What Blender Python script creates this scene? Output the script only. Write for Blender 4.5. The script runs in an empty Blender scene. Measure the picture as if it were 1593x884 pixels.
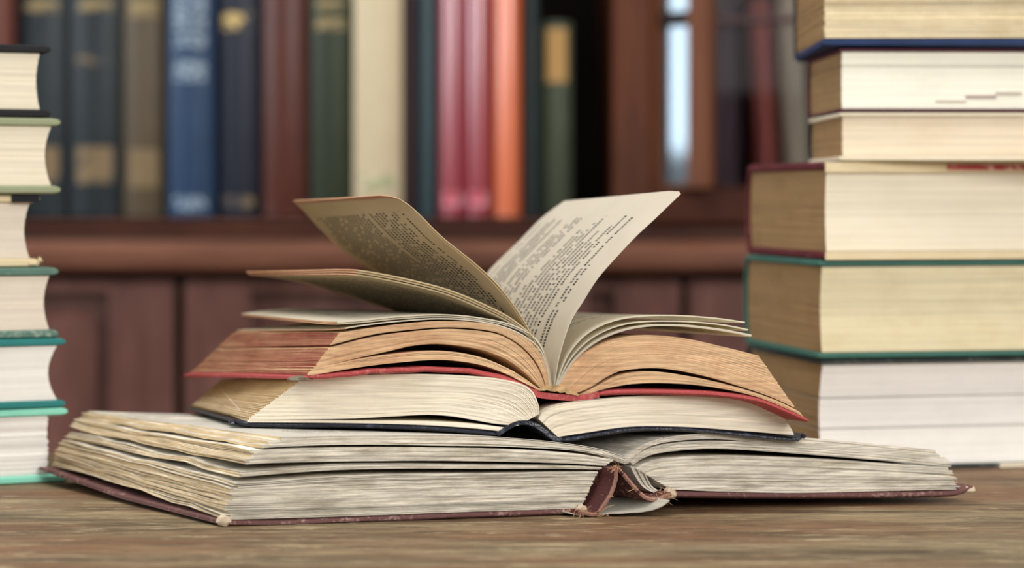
import bpy, math, random
from mathutils import Vector, noise
random.seed(7)
C = bpy.context.scene.collection
# ---------------------------------------------------------------- camera, world, lights, exposure
F = 3500.0        # focal length in px of a 1593 px wide frame
HY = 310.0        # picture row of the horizon
TZ = 0.75         # table top height
EH = 0.1545       # eye height above the table top
cam = bpy.data.cameras.new('camera'); camo = bpy.data.objects.new('camera', cam); C.objects.link(camo)
camo.location = (0, 0, TZ + EH); camo.rotation_euler = (math.pi/2, 0, 0)
cam.sensor_width = 36; cam.lens = F/1593*36; cam.shift_y = -(442-HY)/1593
cam.clip_start = 0.05
cam.dof.use_dof = True; cam.dof.focus_distance = 1.10; cam.dof.aperture_fstop = 5.0
cam.dof.aperture_blades = 0
bpy.context.scene.camera = camo
w = bpy.data.worlds.new('world'); bpy.context.scene.world = w; w.use_nodes = True
bg = w.node_tree.nodes['Background']; bg.inputs[0].default_value = (1.0, 0.98, 0.96, 1); bg.inputs[1].default_value = 0.46
def area(name, loc, target, sx, sy, power, col):
    l = bpy.data.lights.new(name, 'AREA'); l.shape = 'RECTANGLE'; l.size = sx; l.size_y = sy; l.energy = power; l.color = col
    o = bpy.data.objects.new(name, l); C.objects.link(o); o.location = loc
    o.rotation_euler = (Vector(target)-Vector(loc)).to_track_quat('-Z', 'Y').to_euler()
    return o
area('window_light_front', (1.5, -1.4, 2.1), (0.1, 1.5, 0.85), 1.6, 1.4, 72, (1.0, 0.98, 0.96))
area('window_light_left', (-1.7, 1.3, 1.54), (0.15, 2.1, 1.54), 0.9, 1.1, 17, (0.86, 0.93, 1.0))
area('overhead_fill', (-0.35, 0.75, 2.7), (-0.05, 1.15, 0.8), 1.1, 1.1, 26, (1.0, 0.97, 0.93))  # added fill from above to brighten the raised leaf; no ceiling lamp known
vs = bpy.context.scene.view_settings
vs.view_transform = 'Standard'; vs.look = 'None'; vs.gamma = 1; vs.use_curve_mapping = False; vs.exposure = 0.0

# ---------------------------------------------------------------- helpers
def P(px, py, Y):
    return Vector(((px-796.5)/F*Y, Y, TZ+EH+(HY-py)/F*Y))
def lerp(a, b, t): return a+(b-a)*t
def s2l(c):
    return tuple([(x/255/12.92 if x/255 <= .04045 else ((x/255+.055)/1.055)**2.4) for x in c]) + (1,)
def resample(pts, m):
    n = len(pts)
    if n == 2: return [lerp(pts[0], pts[1], i/(m-1)) for i in range(m)]
    dense = []
    for i in range(n-1):
        p0 = pts[max(i-1, 0)]; p1 = pts[i]; p2 = pts[i+1]; p3 = pts[min(i+2, n-1)]
        # centripetal-ish: limit tangents by segment length
        d1 = (p2-p0); d2 = (p3-p1); L = (p2-p1).length
        t1 = d1.normalized()*L if d1.length > 1e-9 else d1; t2 = d2.normalized()*L if d2.length > 1e-9 else d2
        for k in range(12):
            t = k/12; t_2 = t*t; t_3 = t_2*t
            dense.append(p1*(2*t_3-3*t_2+1)+t1*(t_3-2*t_2+t)+p2*(-2*t_3+3*t_2)+t2*(t_3-t_2))
    dense.append(pts[-1])
    cum = [0]
    for i in range(1, len(dense)): cum.append(cum[-1]+(dense[i]-dense[i-1]).length)
    out = []; j = 0
    for i in range(m):
        s = cum[-1]*i/(m-1)
        while j < len(dense)-2 and cum[j+1] < s: j += 1
        d = cum[j+1]-cum[j]; out.append(lerp(dense[j], dense[j+1], (s-cum[j])/d if d > 1e-12 else 0))
    return out
class MB:
    def __init__(s): s.v = []; s.f = []; s.m = []; s.t = []; s.uv = []
    def face(s, idx, mi, tone, uv=None):
        s.f.append(idx); s.m.append(mi); s.t.append(tone); s.uv.append(uv or [(0, 0)]*len(idx))
    def build(s, name, mats, parent=None, smooth=True, origin=None):
        q = parent; o0 = Vector((0, 0, 0))
        while q is not None:
            if '_o' in q: o0 = Vector(q['_o']); break
            q = q.parent
        if parent is not None and parent.name.startswith('open_book'):
            for v in s.v: v.z = max(v.z, TZ+.0002)
        me = bpy.data.meshes.new(name); me.from_pydata([tuple(v-o0) for v in s.v], [], s.f)
        for m in (mats if isinstance(mats, (list, tuple)) else [mats]): me.materials.append(m)
        me.polygons.foreach_set('material_index', s.m)
        me.uv_layers.new(name='UVMap'); me.color_attributes.new('tone', 'FLOAT_COLOR', 'CORNER')
        me.uv_layers['UVMap'].data.foreach_set('uv', [x for fu in s.uv for p in fu for x in p])
        me.color_attributes['tone'].data.foreach_set('color', [x for fi, f in enumerate(s.f) for _ in f for x in (s.t[fi], s.t[fi], s.t[fi], 1.0)])
        if smooth:
            me.polygons.foreach_set('use_smooth', [True]*len(me.polygons))
            me.set_sharp_from_angle(angle=math.radians(38))
        me.update()
        o = bpy.data.objects.new(name, me); C.objects.link(o)
        if parent is not None:
            o.parent = parent
        else: o.location = o0
        return o
def thing(name, loc, label, cat, group=None):
    o = bpy.data.objects.new(name, None); C.objects.link(o); o.location = loc; o.empty_display_size = .02
    o['label'] = label; o['category'] = cat; o['_o'] = list(loc)
    if group: o['group'] = group
    return o
TP = [(0, .3), (.004, .72), (.012, 1), (.5, 1), (.988, 1), (.996, .72), (1, .3)]
TF = [(0, 1), (.25, 1), (.5, 1), (.75, 1), (1, 1)]
def slab(mb, near, far, half, tp=TF, mi=0, mi_end=None, tone=1.0, wob=None, endtaper=False):
    """a sheet with thickness between two matching polylines"""
    m = len(near); mi_end = mi if mi_end is None else mi_end
    hf = half if callable(half) else (lambda i, h=half: h)
    nrm = []
    for i in range(m):
        t = near[min(i+1, m-1)]-near[max(i-1, 0)]; dd = far[i]-near[i]; n = dd.cross(t)
        if n.length < 1e-12: n = Vector((0, 0, 1))
        n.normalize(); nrm.append(n)
    if nrm[m//2].z < 0: nrm = [-n for n in nrm]
    base = len(mb.v); R = len(tp)
    for (d, ts) in tp:
        for i in range(m):
            p = lerp(near[i], far[i], d)
            if wob: p = p+wob(i/(m-1), d)
            e = 1.0
            if endtaper and (i == 0 or i == m-1): e = .45
            h = hf(i)*ts*e
            mb.v.append(p+nrm[i]*h); mb.v.append(p-nrm[i]*h)
    def T(r, i): return base+(r*m+i)*2
    def B(r, i): return base+(r*m+i)*2+1
    U = lambda r, i: (i/(m-1), tp[r][0])
    for r in range(R-1):
        for i in range(m-1):
            uv = [U(r, i), U(r, i+1), U(r+1, i+1), U(r+1, i)]
            mb.face([T(r, i), T(r, i+1), T(r+1, i+1), T(r+1, i)], mi, tone, uv)
            mb.face([B(r, i), B(r+1, i), B(r+1, i+1), B(r, i+1)], mi, tone, [uv[0], uv[3], uv[2], uv[1]])
    for i in range(m-1):
        mb.face([T(0, i), B(0, i), B(0, i+1), T(0, i+1)], mi, tone)
        r = R-1; mb.face([T(r, i), T(r, i+1), B(r, i+1), B(r, i)], mi, tone)
    for r in range(R-1):
        mb.face([T(r, 0), T(r+1, 0), B(r+1, 0), B(r, 0)], mi, tone)
        i = m-1; mb.face([T(r, i), B(r, i), B(r+1, i), T(r+1, i)], mi_end, tone)
def bundle(mb, botN, topN, botF, topF, n, m=26, fill=.93, jf=.0004, je=.0008, wave=0, nd=5, mi=0, mi_end=None, seed=0, tj=.06, gapp=.12):
    rnd = random.Random(seed)
    bN, tN, bF, tF = [resample(x, m) for x in (botN, topN, botF, topF)]
    tp = [(k/(nd-1), 1) for k in range(nd)]
    for L in range(n):
        s = (L+.5)/n
        A = [lerp(bN[i], tN[i], s) for i in range(m)]; B = [lerp(bF[i], tF[i], s) for i in range(m)]
        j = rnd.random()*jf; e = (rnd.random()-.5)*je
        e2 = (rnd.random()-.5)*je
        for i in range(m):
            wgt = (i/(m-1))**4
            dd = (B[i]-A[i]).normalized(); A[i] = A[i]+dd*j
        tA = (A[-1]-A[-2]).normalized(); tB = (B[-1]-B[-2]).normalized()
        A[-1] = A[-1]+tA*e; B[-1] = B[-1]+tB*e2
        fl = fill if rnd.random() > gapp else fill*rnd.uniform(.45, .8)
        th = [(tN[i]-bN[i]).length/n/2 for i in range(m)]
        wb = None
        if wave:
            ph = L*.13+seed*7.3
            def wb(u, d, ph=ph, L=L):
                a = wave*(u**3)
                return Vector((0, 0, a*(noise.noise((u*2, d*5.5, ph))+.35*noise.noise((u*5, d*17, ph*2.2))))) + Vector((1, 0, 0))*(a*.8*noise.noise((3.3, d*14, L*.9+seed)))
        slab(mb, A, B, (lambda i, th=th, fl=fl: th[i]*fl), tp, mi, mi_end, 1-tj+rnd.random()*tj*2, wb)
def box(mb, x0, x1, y0, y1, z0, z1, bev=0, mi=0, tone=1.0):
    """box as rounded slab rows; bev rounds the long edges"""
    if bev <= 0:
        b = len(mb.v)
        for z in (z0, z1):
            for (x, y) in ((x0, y0), (x1, y0), (x1, y1), (x0, y1)): mb.v.append(Vector((x, y, z)))
        for f in ([0, 3, 2, 1], [4, 5, 6, 7], [0, 1, 5, 4], [1, 2, 6, 5], [2, 3, 7, 6], [3, 0, 4, 7]): mb.face([b+k for k in f], mi, tone)
    else:
        b = len(mb.v); q = bev
        rings = [(z0, q), (z0+q, 0), (z1-q, 0), (z1, q)]
        for (z, e) in rings:
            for (x, y) in ((x0+e+q*(e == 0)*0, y0+e), (x1-e, y0+e), (x1-e, y1-e), (x0+e, y1-e)): mb.v.append(Vector((x, y, z)))
        mb.face([b, b+3, b+2, b+1], mi, tone); mb.face([b+12, b+13, b+14, b+15], mi, tone)
        for r in range(3):
            for k in range(4):
                k2 = (k+1) % 4; mb.face([b+r*4+k, b+r*4+k2, b+r*4+4+k2, b+r*4+4+k], mi, tone)
def tube(mb, pts, r, n=6, mi=0, tone=1.0):
    base = len(mb.v); m = len(pts)
    for i, p in enumerate(pts):
        t = (pts[min(i+1, m-1)]-pts[max(i-1, 0)]).normalized(); a = t.orthogonal().normalized(); b = t.cross(a)
        for k in range(n):
            an = 2*math.pi*k/n; mb.v.append(p+(a*math.cos(an)+b*math.sin(an))*r*(1 if 0 < i < m-1 else .4))
    for i in range(m-1):
        for k in range(n):
            k2 = (k+1) % n; mb.face([base+i*n+k, base+i*n+k2, base+(i+1)*n+k2, base+(i+1)*n+k], mi, tone)

# ---------------------------------------------------------------- materials
class N:
    def __init__(s, name):
        s.m = bpy.data.materials.new(name); s.m.use_nodes = True; s.t = s.m.node_tree; s.b = s.t.nodes['Principled BSDF']
    def n(s, typ, **kw):
        o = s.t.nodes.new(typ)
        for k, v in kw.items(): setattr(o, k, v)
        return o
    def l(s, a, b): s.t.links.new(a, b)
    def val(s, sock, x):
        if hasattr(x, 'is_output') or hasattr(x, 'links'): s.l(x, sock)
        else: sock.default_value = x
    def math(s, op, a, b=0.0, c=None):
        o = s.n('ShaderNodeMath', operation=op); s.val(o.inputs[0], a); s.val(o.inputs[1], b)
        if c is not None: s.val(o.inputs[2], c)
        return o.outputs[0]
    def mix(s, f, a, b, mode='MIX'):
        o = s.n('ShaderNodeMix', data_type='RGBA', blend_type=mode); s.val(o.inputs[0], f); s.val(o.inputs[6], a); s.val(o.inputs[7], b)
        return o.outputs[2]
    def coord(s, scale=(1, 1, 1), which='Object', rot=(0, 0, 0)):
        c = s.n('ShaderNodeTexCoord'); mp = s.n('ShaderNodeMapping'); s.l(c.outputs[which], mp.inputs[0])
        mp.inputs['Scale'].default_value = scale; mp.inputs['Rotation'].default_value = rot
        return mp.outputs[0]
    def noise(s, vec, scale, detail=4, rough=.55):
        o = s.n('ShaderNodeTexNoise'); s.l(vec, o.inputs['Vector']); o.inputs['Scale'].default_value = scale; o.inputs['Detail'].default_value = detail; o.inputs['Roughness'].default_value = rough
        return o.outputs[0]
    def ramp(s, f, stops):
        o = s.n('ShaderNodeValToRGB'); s.l(f, o.inputs[0]); e = o.color_ramp.elements
        while len(e) < len(stops): e.new(.5)
        for k, (p, c) in enumerate(stops):
            e[k].position = p; e[k].color = c if not isinstance(c, (int, float)) else (c, c, c, 1)
        return o.outputs[0]
    def bump(s, h, strength, dist=.001):
        o = s.n('ShaderNodeBump'); s.l(h, o.inputs['Height']); o.inputs['Strength'].default_value = strength; o.inputs['Distance'].default_value = dist
        s.l(o.outputs[0], s.b.inputs['Normal'])
    def out(s, col, rough=.6, spec=.5, coat=0):
        s.val(s.b.inputs['Base Color'], col); s.val(s.b.inputs['Roughness'], rough); s.b.inputs['Specular IOR Level'].default_value = spec
        s.b.inputs['Coat Weight'].default_value = coat; s.b.inputs['Coat Roughness'].default_value = .25
        return s.m
def paper(name, col, stain=None, stain_amt=.5, scale=(25, 25, 260), streak=.18, noise_s=1.0, bump=.15, lo=.45, hi=.75, sm=(1, 1, 1.6)):
    k = N(name); v = k.coord(scale); n1 = k.noise(v, noise_s, 5, .6)
    at = k.n('ShaderNodeAttribute', attribute_name='tone')
    c = s2l(col); st = s2l(stain) if stain else tuple(x*.7 for x in c[:3])+(1,)
    v2 = k.coord(sm); n2 = k.noise(v2, 34, 8, .72)
    m1 = k.ramp(n2, [(lo, 0.0), (hi, 1.0)])
    cc = k.mix(k.math('MULTIPLY', m1, stain_amt), c, st)
    sv = k.ramp(n1, [(.3, 1-streak*2), (.7, 1.0)])
    cc = k.mix(1.0, cc, sv, 'MULTIPLY'); cc = k.mix(1.0, cc, at.outputs['Color'], 'MULTIPLY')
    k.bump(n1, bump, .0006)
    return k.out(cc, .85, .2)
def cloth(name, col, col2=None, *a, **kw):
    m = cloth_(name, col, col2, *a, **kw)
    if 'crimson' in name:
        b = m.node_tree.nodes['Principled BSDF']; b.inputs['Coat Weight'].default_value = 1; b.inputs['Coat IOR'].default_value = 2.0; b.inputs['Coat Roughness'].default_value = .28
    return m
def cloth_(name, col, col2=None, weave=1500, worn=None, worn_amt=.0, rough=.7, spec=.3, bump=.4):
    k = N(name); c = s2l(col); c2 = s2l(col2) if col2 else tuple(x*.8 for x in c[:3])+(1,)
    n1 = k.noise(k.coord(), 45, 4); cc = k.mix(n1, c, c2)
    v = k.coord((weave, weave, weave)); vo = k.n('ShaderNodeTexVoronoi'); k.l(v, vo.inputs['Vector']); vo.inputs['Scale'].default_value = 1
    if worn:
        n3 = k.noise(k.coord(), 320, 3, .7); n4 = k.noise(k.coord(), 40, 2)
        f = k.ramp(k.math('ADD', k.math('MULTIPLY', n3, .7), k.math('MULTIPLY', n4, .4)), [(.60, 0.0), (.72, worn_amt)])
        cc = k.mix(f, cc, s2l(worn))
    k.bump(vo.outputs['Distance'], bump, .0003)
    return k.out(cc, rough, spec)
def foil(name, col, fcol, sx=60, sz=260, thr=.5, rough=.5):
    """cloth with a row of blurred foil lettering"""
    k = N(name); n1 = k.noise(k.coord((sx*3, sx*.2, sz*1.2)), 1.0, 2, .6)
    f = k.ramp(n1, [(thr-.03, 0.0), (thr+.05, 1.0)])
    return k.out(k.mix(f, s2l(col), s2l(fcol)), rough, .4)
def text_page(name, col, ink, rows, u0, u1, v0, v1, ragged=.0, seed=0.0, letters=110, density=.5, headrow=True, edge=None):
    k = N(name); uv = k.n('ShaderNodeUVMap'); sx = k.n('ShaderNodeSeparateXYZ'); k.l(uv.outputs[0], sx.inputs[0]); u, v = sx.outputs[0], sx.outputs[1]
    r = k.math('MULTIPLY', v, rows); row = k.math('FLOOR', r); fr = k.math('FRACT', r)
    inrow = k.math('MULTIPLY', k.math('GREATER_THAN', fr, .26), k.math('LESS_THAN', fr, .74))
    wn = k.n('ShaderNodeTexWhiteNoise', noise_dimensions='1D'); k.val(wn.inputs['W'], k.math('ADD', row, seed)); rr = wn.outputs[0]
    wn2 = k.n('ShaderNodeTexWhiteNoise', noise_dimensions='1D'); k.val(wn2.inputs['W'], k.math('ADD', row, seed+77.7)); r2 = wn2.outputs[0]
    # line start / end
    if ragged > 0:
        e0 = k.math('ADD', u0, k.math('MULTIPLY', k.math('GREATER_THAN', r2, .7), .06))
        e1 = k.math('SUBTRACT', u1, k.math('MULTIPLY', k.math('POWER', rr, 3.0), ragged))
    else:
        e0 = k.math('ADD', u0, k.math('MULTIPLY', k.math('GREATER_THAN', r2, .86), .05))
        e1 = k.math('SUBTRACT', u1, k.math('MULTIPLY', k.math('GREATER_THAN', rr, .88), .3))
    ins = k.math('MULTIPLY', k.math('GREATER_THAN', u, e0), k.math('LESS_THAN', u, e1))
    ins = k.math('MULTIPLY', ins, k.math('MULTIPLY', k.math('GREATER_THAN', v, v0), k.math('LESS_THAN', v, v1)))
    # letters: white noise per cell; words: gaps
    cell = k.math('FLOOR', k.math('MULTIPLY', u, letters))
    cx = k.n('ShaderNodeCombineXYZ'); k.val(cx.inputs[0], cell); k.val(cx.inputs[1], row); k.val(cx.inputs[2], seed)
    wc = k.n('ShaderNodeTexWhiteNoise', noise_dimensions='3D'); k.l(cx.outputs[0], wc.inputs['Vector'])
    space = k.math('GREATER_THAN', wc.outputs[0], .18)
    lf = k.math('FRACT', k.math('MULTIPLY', u, letters)); stem = k.math('MULTIPLY', k.math('GREATER_THAN', lf, .16), k.math('LESS_THAN', lf, .86))
    cv = k.n('ShaderNodeCombineXYZ'); k.val(cv.inputs[0], k.math('MULTIPLY', u, letters*2.6)); k.val(cv.inputs[1], k.math('MULTIPLY', v, rows*4.0)); 
    gl = k.noise(cv.outputs[0], 1.0, 1, .5); g = k.ramp(gl, [(.36, 0.0), (.46, 1.0)])
    ink_f = k.math('MULTIPLY', k.math('MULTIPLY', inrow, ins), k.math('MULTIPLY', k.math('MULTIPLY', space, stem), g))
    ink_f = k.math('MULTIPLY', ink_f, density)
    if ragged > 0:
        wn3 = k.n('ShaderNodeTexWhiteNoise', noise_dimensions='1D'); k.val(wn3.inputs['W'], k.math('ADD', row, seed+31.3))
        ink_f = k.math('MULTIPLY', ink_f, k.math('LESS_THAN', wn3.outputs[0], .86))
    n2 = k.noise(k.coord(), 30, 4); base = k.mix(k.ramp(n2, [(.35, 0.0), (.8, .35)]), s2l(col), tuple(x*.78 for x in s2l(col)[:3])+(1,))
    if edge:
        ef = k.ramp(k.math('MAXIMUM', k.math('SUBTRACT', u, .0), 0.0), [(.975, 0.0), (1.0, .8)])
        base = k.mix(ef, base, s2l(edge))
    cc = k.mix(ink_f, base, s2l(ink)); k.out(cc, .85, .2)
    tr = k.n('ShaderNodeBsdfTranslucent'); k.l(cc, tr.inputs[0]); mx = k.n('ShaderNodeMixShader'); mx.inputs[0].default_value = .45
    k.l(k.b.outputs[0], mx.inputs[1]); k.l(tr.outputs[0], mx.inputs[2]); k.l(mx.outputs[0], k.t.nodes['Material Output'].inputs['Surface'])
    return k.m
def wood(name, stops, scale=(2, 40, 40), rough=.35, coat=.0, spec=.5, bump=.1, ns=1.0):
    k = N(name); v = k.coord(scale); n1 = k.noise(v, ns, 8, .62)
    c = k.ramp(n1, [(p, s2l(cc)) for p, cc in stops]); k.bump(n1, bump, .002)
    return k.out(c, rough, spec, coat)

PW = dict(
 old_tail=paper('old paper edge grey', (246, 238, 220), (164, 150, 120), .8, (40, 40, 900), .26, 1.6, .4, .46, .74, sm=(1, 1, 4.5)),
 old_fore=paper('old paper fore edge tan', (240, 214, 172), (190, 156, 104), .6, (30, 30, 600), .15, 1.4, .3, sm=(1, 1, 3)),
 navy_tail=paper('cream paper edge', (252, 242, 220), (226, 204, 160), .4, (20, 20, 500), .14, 1.5),
 navy_fore=paper('tan fore edge', (190, 156, 104), (160, 126, 80), .5, (30, 30, 300), .12),
 red_tail=paper('tanned paper edge', (238, 200, 156), (200, 136, 98), .7, (20, 20, 420), .2, 1.6),
 red_fore=paper('red dyed fore edge', (168, 84, 72), (134, 58, 50), .5, (40, 40, 300), .2, 1.5),
 leaf_edge=paper('leaf edge', (224, 176, 138), (196, 128, 100), .5, (60, 60, 200), .1),
 page=paper('page', (236, 228, 208), (216, 200, 170), .4, (20, 20, 20), .04),
 gilt=paper('glued gutter paper', (232, 200, 148), (186, 130, 84), .6, (200, 200, 200), .3, 1.5, .6),
)

# ---------------------------------------------------------------- room and table
FLOOR = wood('floor boards wood', [(.3, (92, 62, 44)), (.7, (140, 100, 72))], (3, 30, 30), .4)
mb = MB(); box(mb, -2.6, 2.6, -2.0, 2.9, -.05, 0); o = mb.build('floor', FLOOR); o['kind'] = 'structure'
k = N('plaster'); PL = k.out(k.mix(k.noise(k.coord(), 8), s2l((196, 184, 166)), s2l((180, 168, 150))), .9, .2)
mb = MB(); box(mb, -2.6, 2.6, 2.78, 2.9, 0, 2.6); o = mb.build('wall_back', PL); o['kind'] = 'structure'

def table_mat():
    k = N('weathered table wood')
    wv = k.noise(k.coord((3, 14, 14)), 1.0, 3)
    c0 = k.n('ShaderNodeTexCoord'); ad = k.n('ShaderNodeVectorMath', operation='ADD'); k.l(c0.outputs['Object'], ad.inputs[0])
    cb = k.n('ShaderNodeCombineXYZ'); k.val(cb.inputs[1], k.math('MULTIPLY', wv, .03)); k.l(cb.outputs[0], ad.inputs[1])
    def V(sc):
        mp = k.n('ShaderNodeMapping'); k.l(ad.outputs[0], mp.inputs[0]); mp.inputs['Scale'].default_value = sc; return mp.outputs[0]
    n1 = k.noise(V((7, 46, 46)), 1.0, 10, .7); n2 = k.noise(V((46, 360, 360)), 1.0, 8, .75)
    n3 = k.noise(V((3.5, 13, 13)), 1.0, 5, .6)
    c = k.ramp(n1, [(.34, s2l((64, 52, 38))), (.45, s2l((106, 90, 66))), (.54, s2l((138, 120, 90))), (.68, s2l((172, 152, 116)))])
    c = k.mix(k.ramp(n3, [(.42, 0.0), (.58, .62)]), c, s2l((128, 84, 54)))
    dk = k.ramp(n2, [(.34, .30), (.50, 1.0)]); c = k.mix(.8, c, dk, 'MULTIPLY')
    n4 = k.noise(V((34, 150, 150)), 1.0, 8, .75); c = k.mix(k.ramp(n4, [(.56, 0.0), (.62, .6)]), c, s2l((196, 178, 140)))
    n5 = k.noise(V((20, 110, 110)), 1.0, 6, .7); c = k.mix(k.ramp(n5, [(.36, .75), (.43, 0.0)]), c, s2l((70, 52, 38)))
    k.bump(k.math('ADD', n2, n5), .7, .0016)
    return k.out(c, .6, .35)
TM = table_mat()
t = thing('table', (0, 1.05, 0), 'weathered brown wooden table with streaky grain under all the open and stacked books', 'table')
mb = MB(); box(mb, -.75, .75, .72, 1.37, TZ-.03, TZ, .004); mb.build('table_top', TM, t)
mb = MB(); box(mb, -.70, .70, .78, .80, TZ-.12, TZ-.03); box(mb, -.70, .70, 1.30, 1.32, TZ-.12, TZ-.03); mb.build('apron', TM, t)
for sx in (-.70, .64):
    for sy in (.77, 1.27):
        mb = MB(); box(mb, sx, sx+.06, sy, sy+.06, 0, TZ-.03, .003); mb.build('leg', TM, t)

# ---------------------------------------------------------------- bookcase behind
WR = wood('bookcase red brown wood', [(.3, (52, 26, 18)), (.55, (76, 42, 30)), (.75, (98, 58, 42))], (5, 5, 5), .3, .5, .5, .08)
WRL = wood('bookcase lighter moulding wood', [(.3, (92, 54, 38)), (.55, (116, 72, 52)), (.75, (136, 90, 68))], (8, 40, 40), .35, .4, .5, .1)
WP = wood('bookcase panel wood', [(.3, (66, 38, 32)), (.55, (98, 64, 56)), (.75, (128, 90, 82))], (20, 20, 4), .28, .6, .5, .08)
WD = wood('bookcase dark wood with bay shade', [(.3, (20, 13, 9)), (.7, (34, 22, 15))], (20, 20, 5), .6, 0, .25)  # near-black tone holds the shade inside the bay
WO = wood('door frame orange brown wood', [(.3, (84, 48, 30)), (.7, (118, 72, 48))], (30, 30, 5), .6, 0, .25)
BY = 2.10
def bx_(mb, x0, y0, x1, y1, Y, depth, bev=.003, mi=0):
    a = P(x0, y1, Y); b = P(x1, y0, Y); box(mb, a.x, b.x, Y, Y+depth, a.z, b.z, bev, mi)
bc = thing('bookcase', (0, BY, 0), 'dark red-brown wooden bookcase with panelled doors below the shelf, behind the table', 'bookcase')
SH = P(0, 339, BY).z      # shelf top height
mb = MB(); bx_(mb, -260, 341, 960, 352, BY, .40, .003); mb.build('shelf', WR, bc)
mb = MB(); bx_(mb, -260, 352, 1700, 374, BY+.004, .03, .004); mb.build('shelf_rail', WR, bc)
mb = MB(); bx_(mb, -260, 376, 1700, 424, BY-.008, .04, .008); o_m = mb.build('moulding', WRL, bc)
mb = MB()
for i in range(236):
    x = -260+i*8.3; bx_(mb, x, 392, x+5, 416, BY-.0105, .004, .0008)
o = mb.build('bead_strip', WRL, o_m); o['kind'] = 'stuff'; 
o.parent = o_m; 
mb = MB(); bx_(mb, -260, 426, 1700, 436, BY+.02, .02, 0); mb.build('shadow_line_strip', WD, bc)  # shadow line under the moulding drawn as a dark strip
# lower cabinet carcass and doors
a = P(-260, 436, BY); b = P(1700, 436, BY)
mb = MB(); box(mb, a.x, b.x, BY+.03, BY+.40, .0, a.z); mb.build('cabinet_body', WD, bc)
def cab_door(x0, x1, label=None):
    zt = P(0, 438, BY).z; zb = .10; X0 = P(x0, 0, BY).x; X1 = P(x1, 0, BY).x; s = .062; r = .05
    mb = MB(); box(mb, X0, X0+s, BY+.004, BY+.03, zb, zt, .003); box(mb, X1-s, X1, BY+.004, BY+.03, zb, zt, .003)
    box(mb, X0+s, X1-s, BY+.006, BY+.03, zt-.012, zt, .003); box(mb, X0+s, X1-s, BY+.006, BY+.03, zb, zb+.09, .003)
    d = mb.build('cabinet_door', WP, bc)
    mb = MB(); box(mb, X0+s, X1-s, BY+.022, BY+.032, zb+.09, zt-.012); box(mb, X0+s+.012, X1-s-.012, BY+.012, BY+.024, zb+.11, zt-.03, .006)
    p = mb.build('door_panel', WP, d)
    return d
for (x0, x1) in ((-240, 270), (286, 800), (812, 1060), (1072, 1560)): cab_door(x0, x1)
mb = MB(); box(mb, a.x, b.x, BY+.0, BY+.40, .0, .09, .004); mb.build('plinth', WR, bc)
# interior of the open bay, uprights, back
ZT = SH+.42
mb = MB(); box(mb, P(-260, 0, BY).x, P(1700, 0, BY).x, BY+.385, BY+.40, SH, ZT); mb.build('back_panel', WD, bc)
mb = MB(); bx_(mb, 955, -350, 1010, 341, BY, .385, .004); mb.build('upright', wood('bookcase upright wood', [(.3, (60, 28, 12)), (.7, (104, 54, 26))], (30, 30, 5), .55, 0, .25), bc)
mb = MB(); box(mb, P(-280, 0, BY).x, P(-260, 0, BY).x, BY, BY+.40, 0, ZT, .003); mb.build('side_panel', WR, bc)
mb = MB(); box(mb, P(1700, 0, BY).x, P(1722, 0, BY).x, BY, BY+.40, 0, ZT, .003); mb.build('side_panel', WR, bc)
mb = MB(); box(mb, P(-280, 0, BY).x, P(1722, 0, BY).x, BY-.01, BY+.40, ZT, ZT+.03, .004); mb.build('top_panel', WR, bc)
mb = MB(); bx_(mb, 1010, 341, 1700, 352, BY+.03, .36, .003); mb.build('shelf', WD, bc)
mb = MB(); bx_(mb, 1010, 292, 1700, 352, BY-.001, .03, .004); o = mb.build('shelf_rail', wood('lower rail dark wood', [(.3, (48, 20, 8)), (.7, (76, 36, 16))], (6, 30, 30), .6, 0, .2), bc)
# side light, mirror pane added and canted to reflect the left lamp; glazed door
k = N('added mirror glass'); k.b.inputs['Metallic'].default_value = .75; MIR = k.out(s2l((120, 132, 140)), .06, .8)
k = N('glass pane'); k.b.inputs['Transmission Weight'].default_value = 1; k.b.inputs['IOR'].default_value = 1.45
GL = k.out((.92, .9, .9, 1), .03, .5)
def canted(mb, p, q, z0, z1, t):
    d = (q-p); n = Vector((-d.y, d.x, 0)).normalized()*t
    slab(mb, [Vector((p.x, p.y, z0)), Vector((q.x, q.y, z0))], [Vector((p.x, p.y, z1)), Vector((q.x, q.y, z1))], t, [(0, 1), (1, 1)])
zt = ZT; zb = P(0, 292, BY).z
pa = Vector((P(1008, 0, BY+.02).x, BY+.024, 0)); pb = Vector((P(1106, 0, BY-.02).x, BY-.018, 0))
dr = MB(); L = (pb-pa)
canted(dr, pa, pa+L*.25, zb, zt, .007); canted(dr, pa+L*.70, pb, zb, zt, .007)
canted(dr, pa+L*.25, pa+L*.70, zb, P(0, 286, BY).z, .006)
sd = dr.build('side_light', WO, bc, smooth=False)
m_ = MB(); canted(m_, pa+L*.2, pa+L*.75, P(0, 40, BY).z, P(0, 18, BY).z, .0065); m_.build('muntin', WD, sd, smooth=False)
m_ = MB(); canted(m_, pa+L*.25, pa+L*.70, P(0, 286, BY).z, zt, .0015); m_.build('glass_pane', MIR, sd, smooth=False)
gd = MB(); x0 = P(1106, 0, BY).x; x1 = P(1690, 0, BY).x; xm = P(1400, 0, BY).x
box(gd, xm-.03, xm+.03, BY, BY+.022, zb, zt, .003); box(gd, x1-.05, x1, BY, BY+.022, zb, zt, .003)
door = gd.build('glazed_door', WO, bc)
m_ = MB(); box(m_, x0, x1, BY+.004, BY+.016, P(0, 36, BY).z, P(0, 24, BY).z, .002); m_.build('muntin', wood('dark muntin', [(.3, (50, 26, 24)), (.7, (74, 44, 40))], (9, 30, 30), .4), door)
m_ = MB(); box(m_, x0, x1, BY+.010, BY+.012, zb, zt); m_.build('glass_pane', GL, door)

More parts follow.
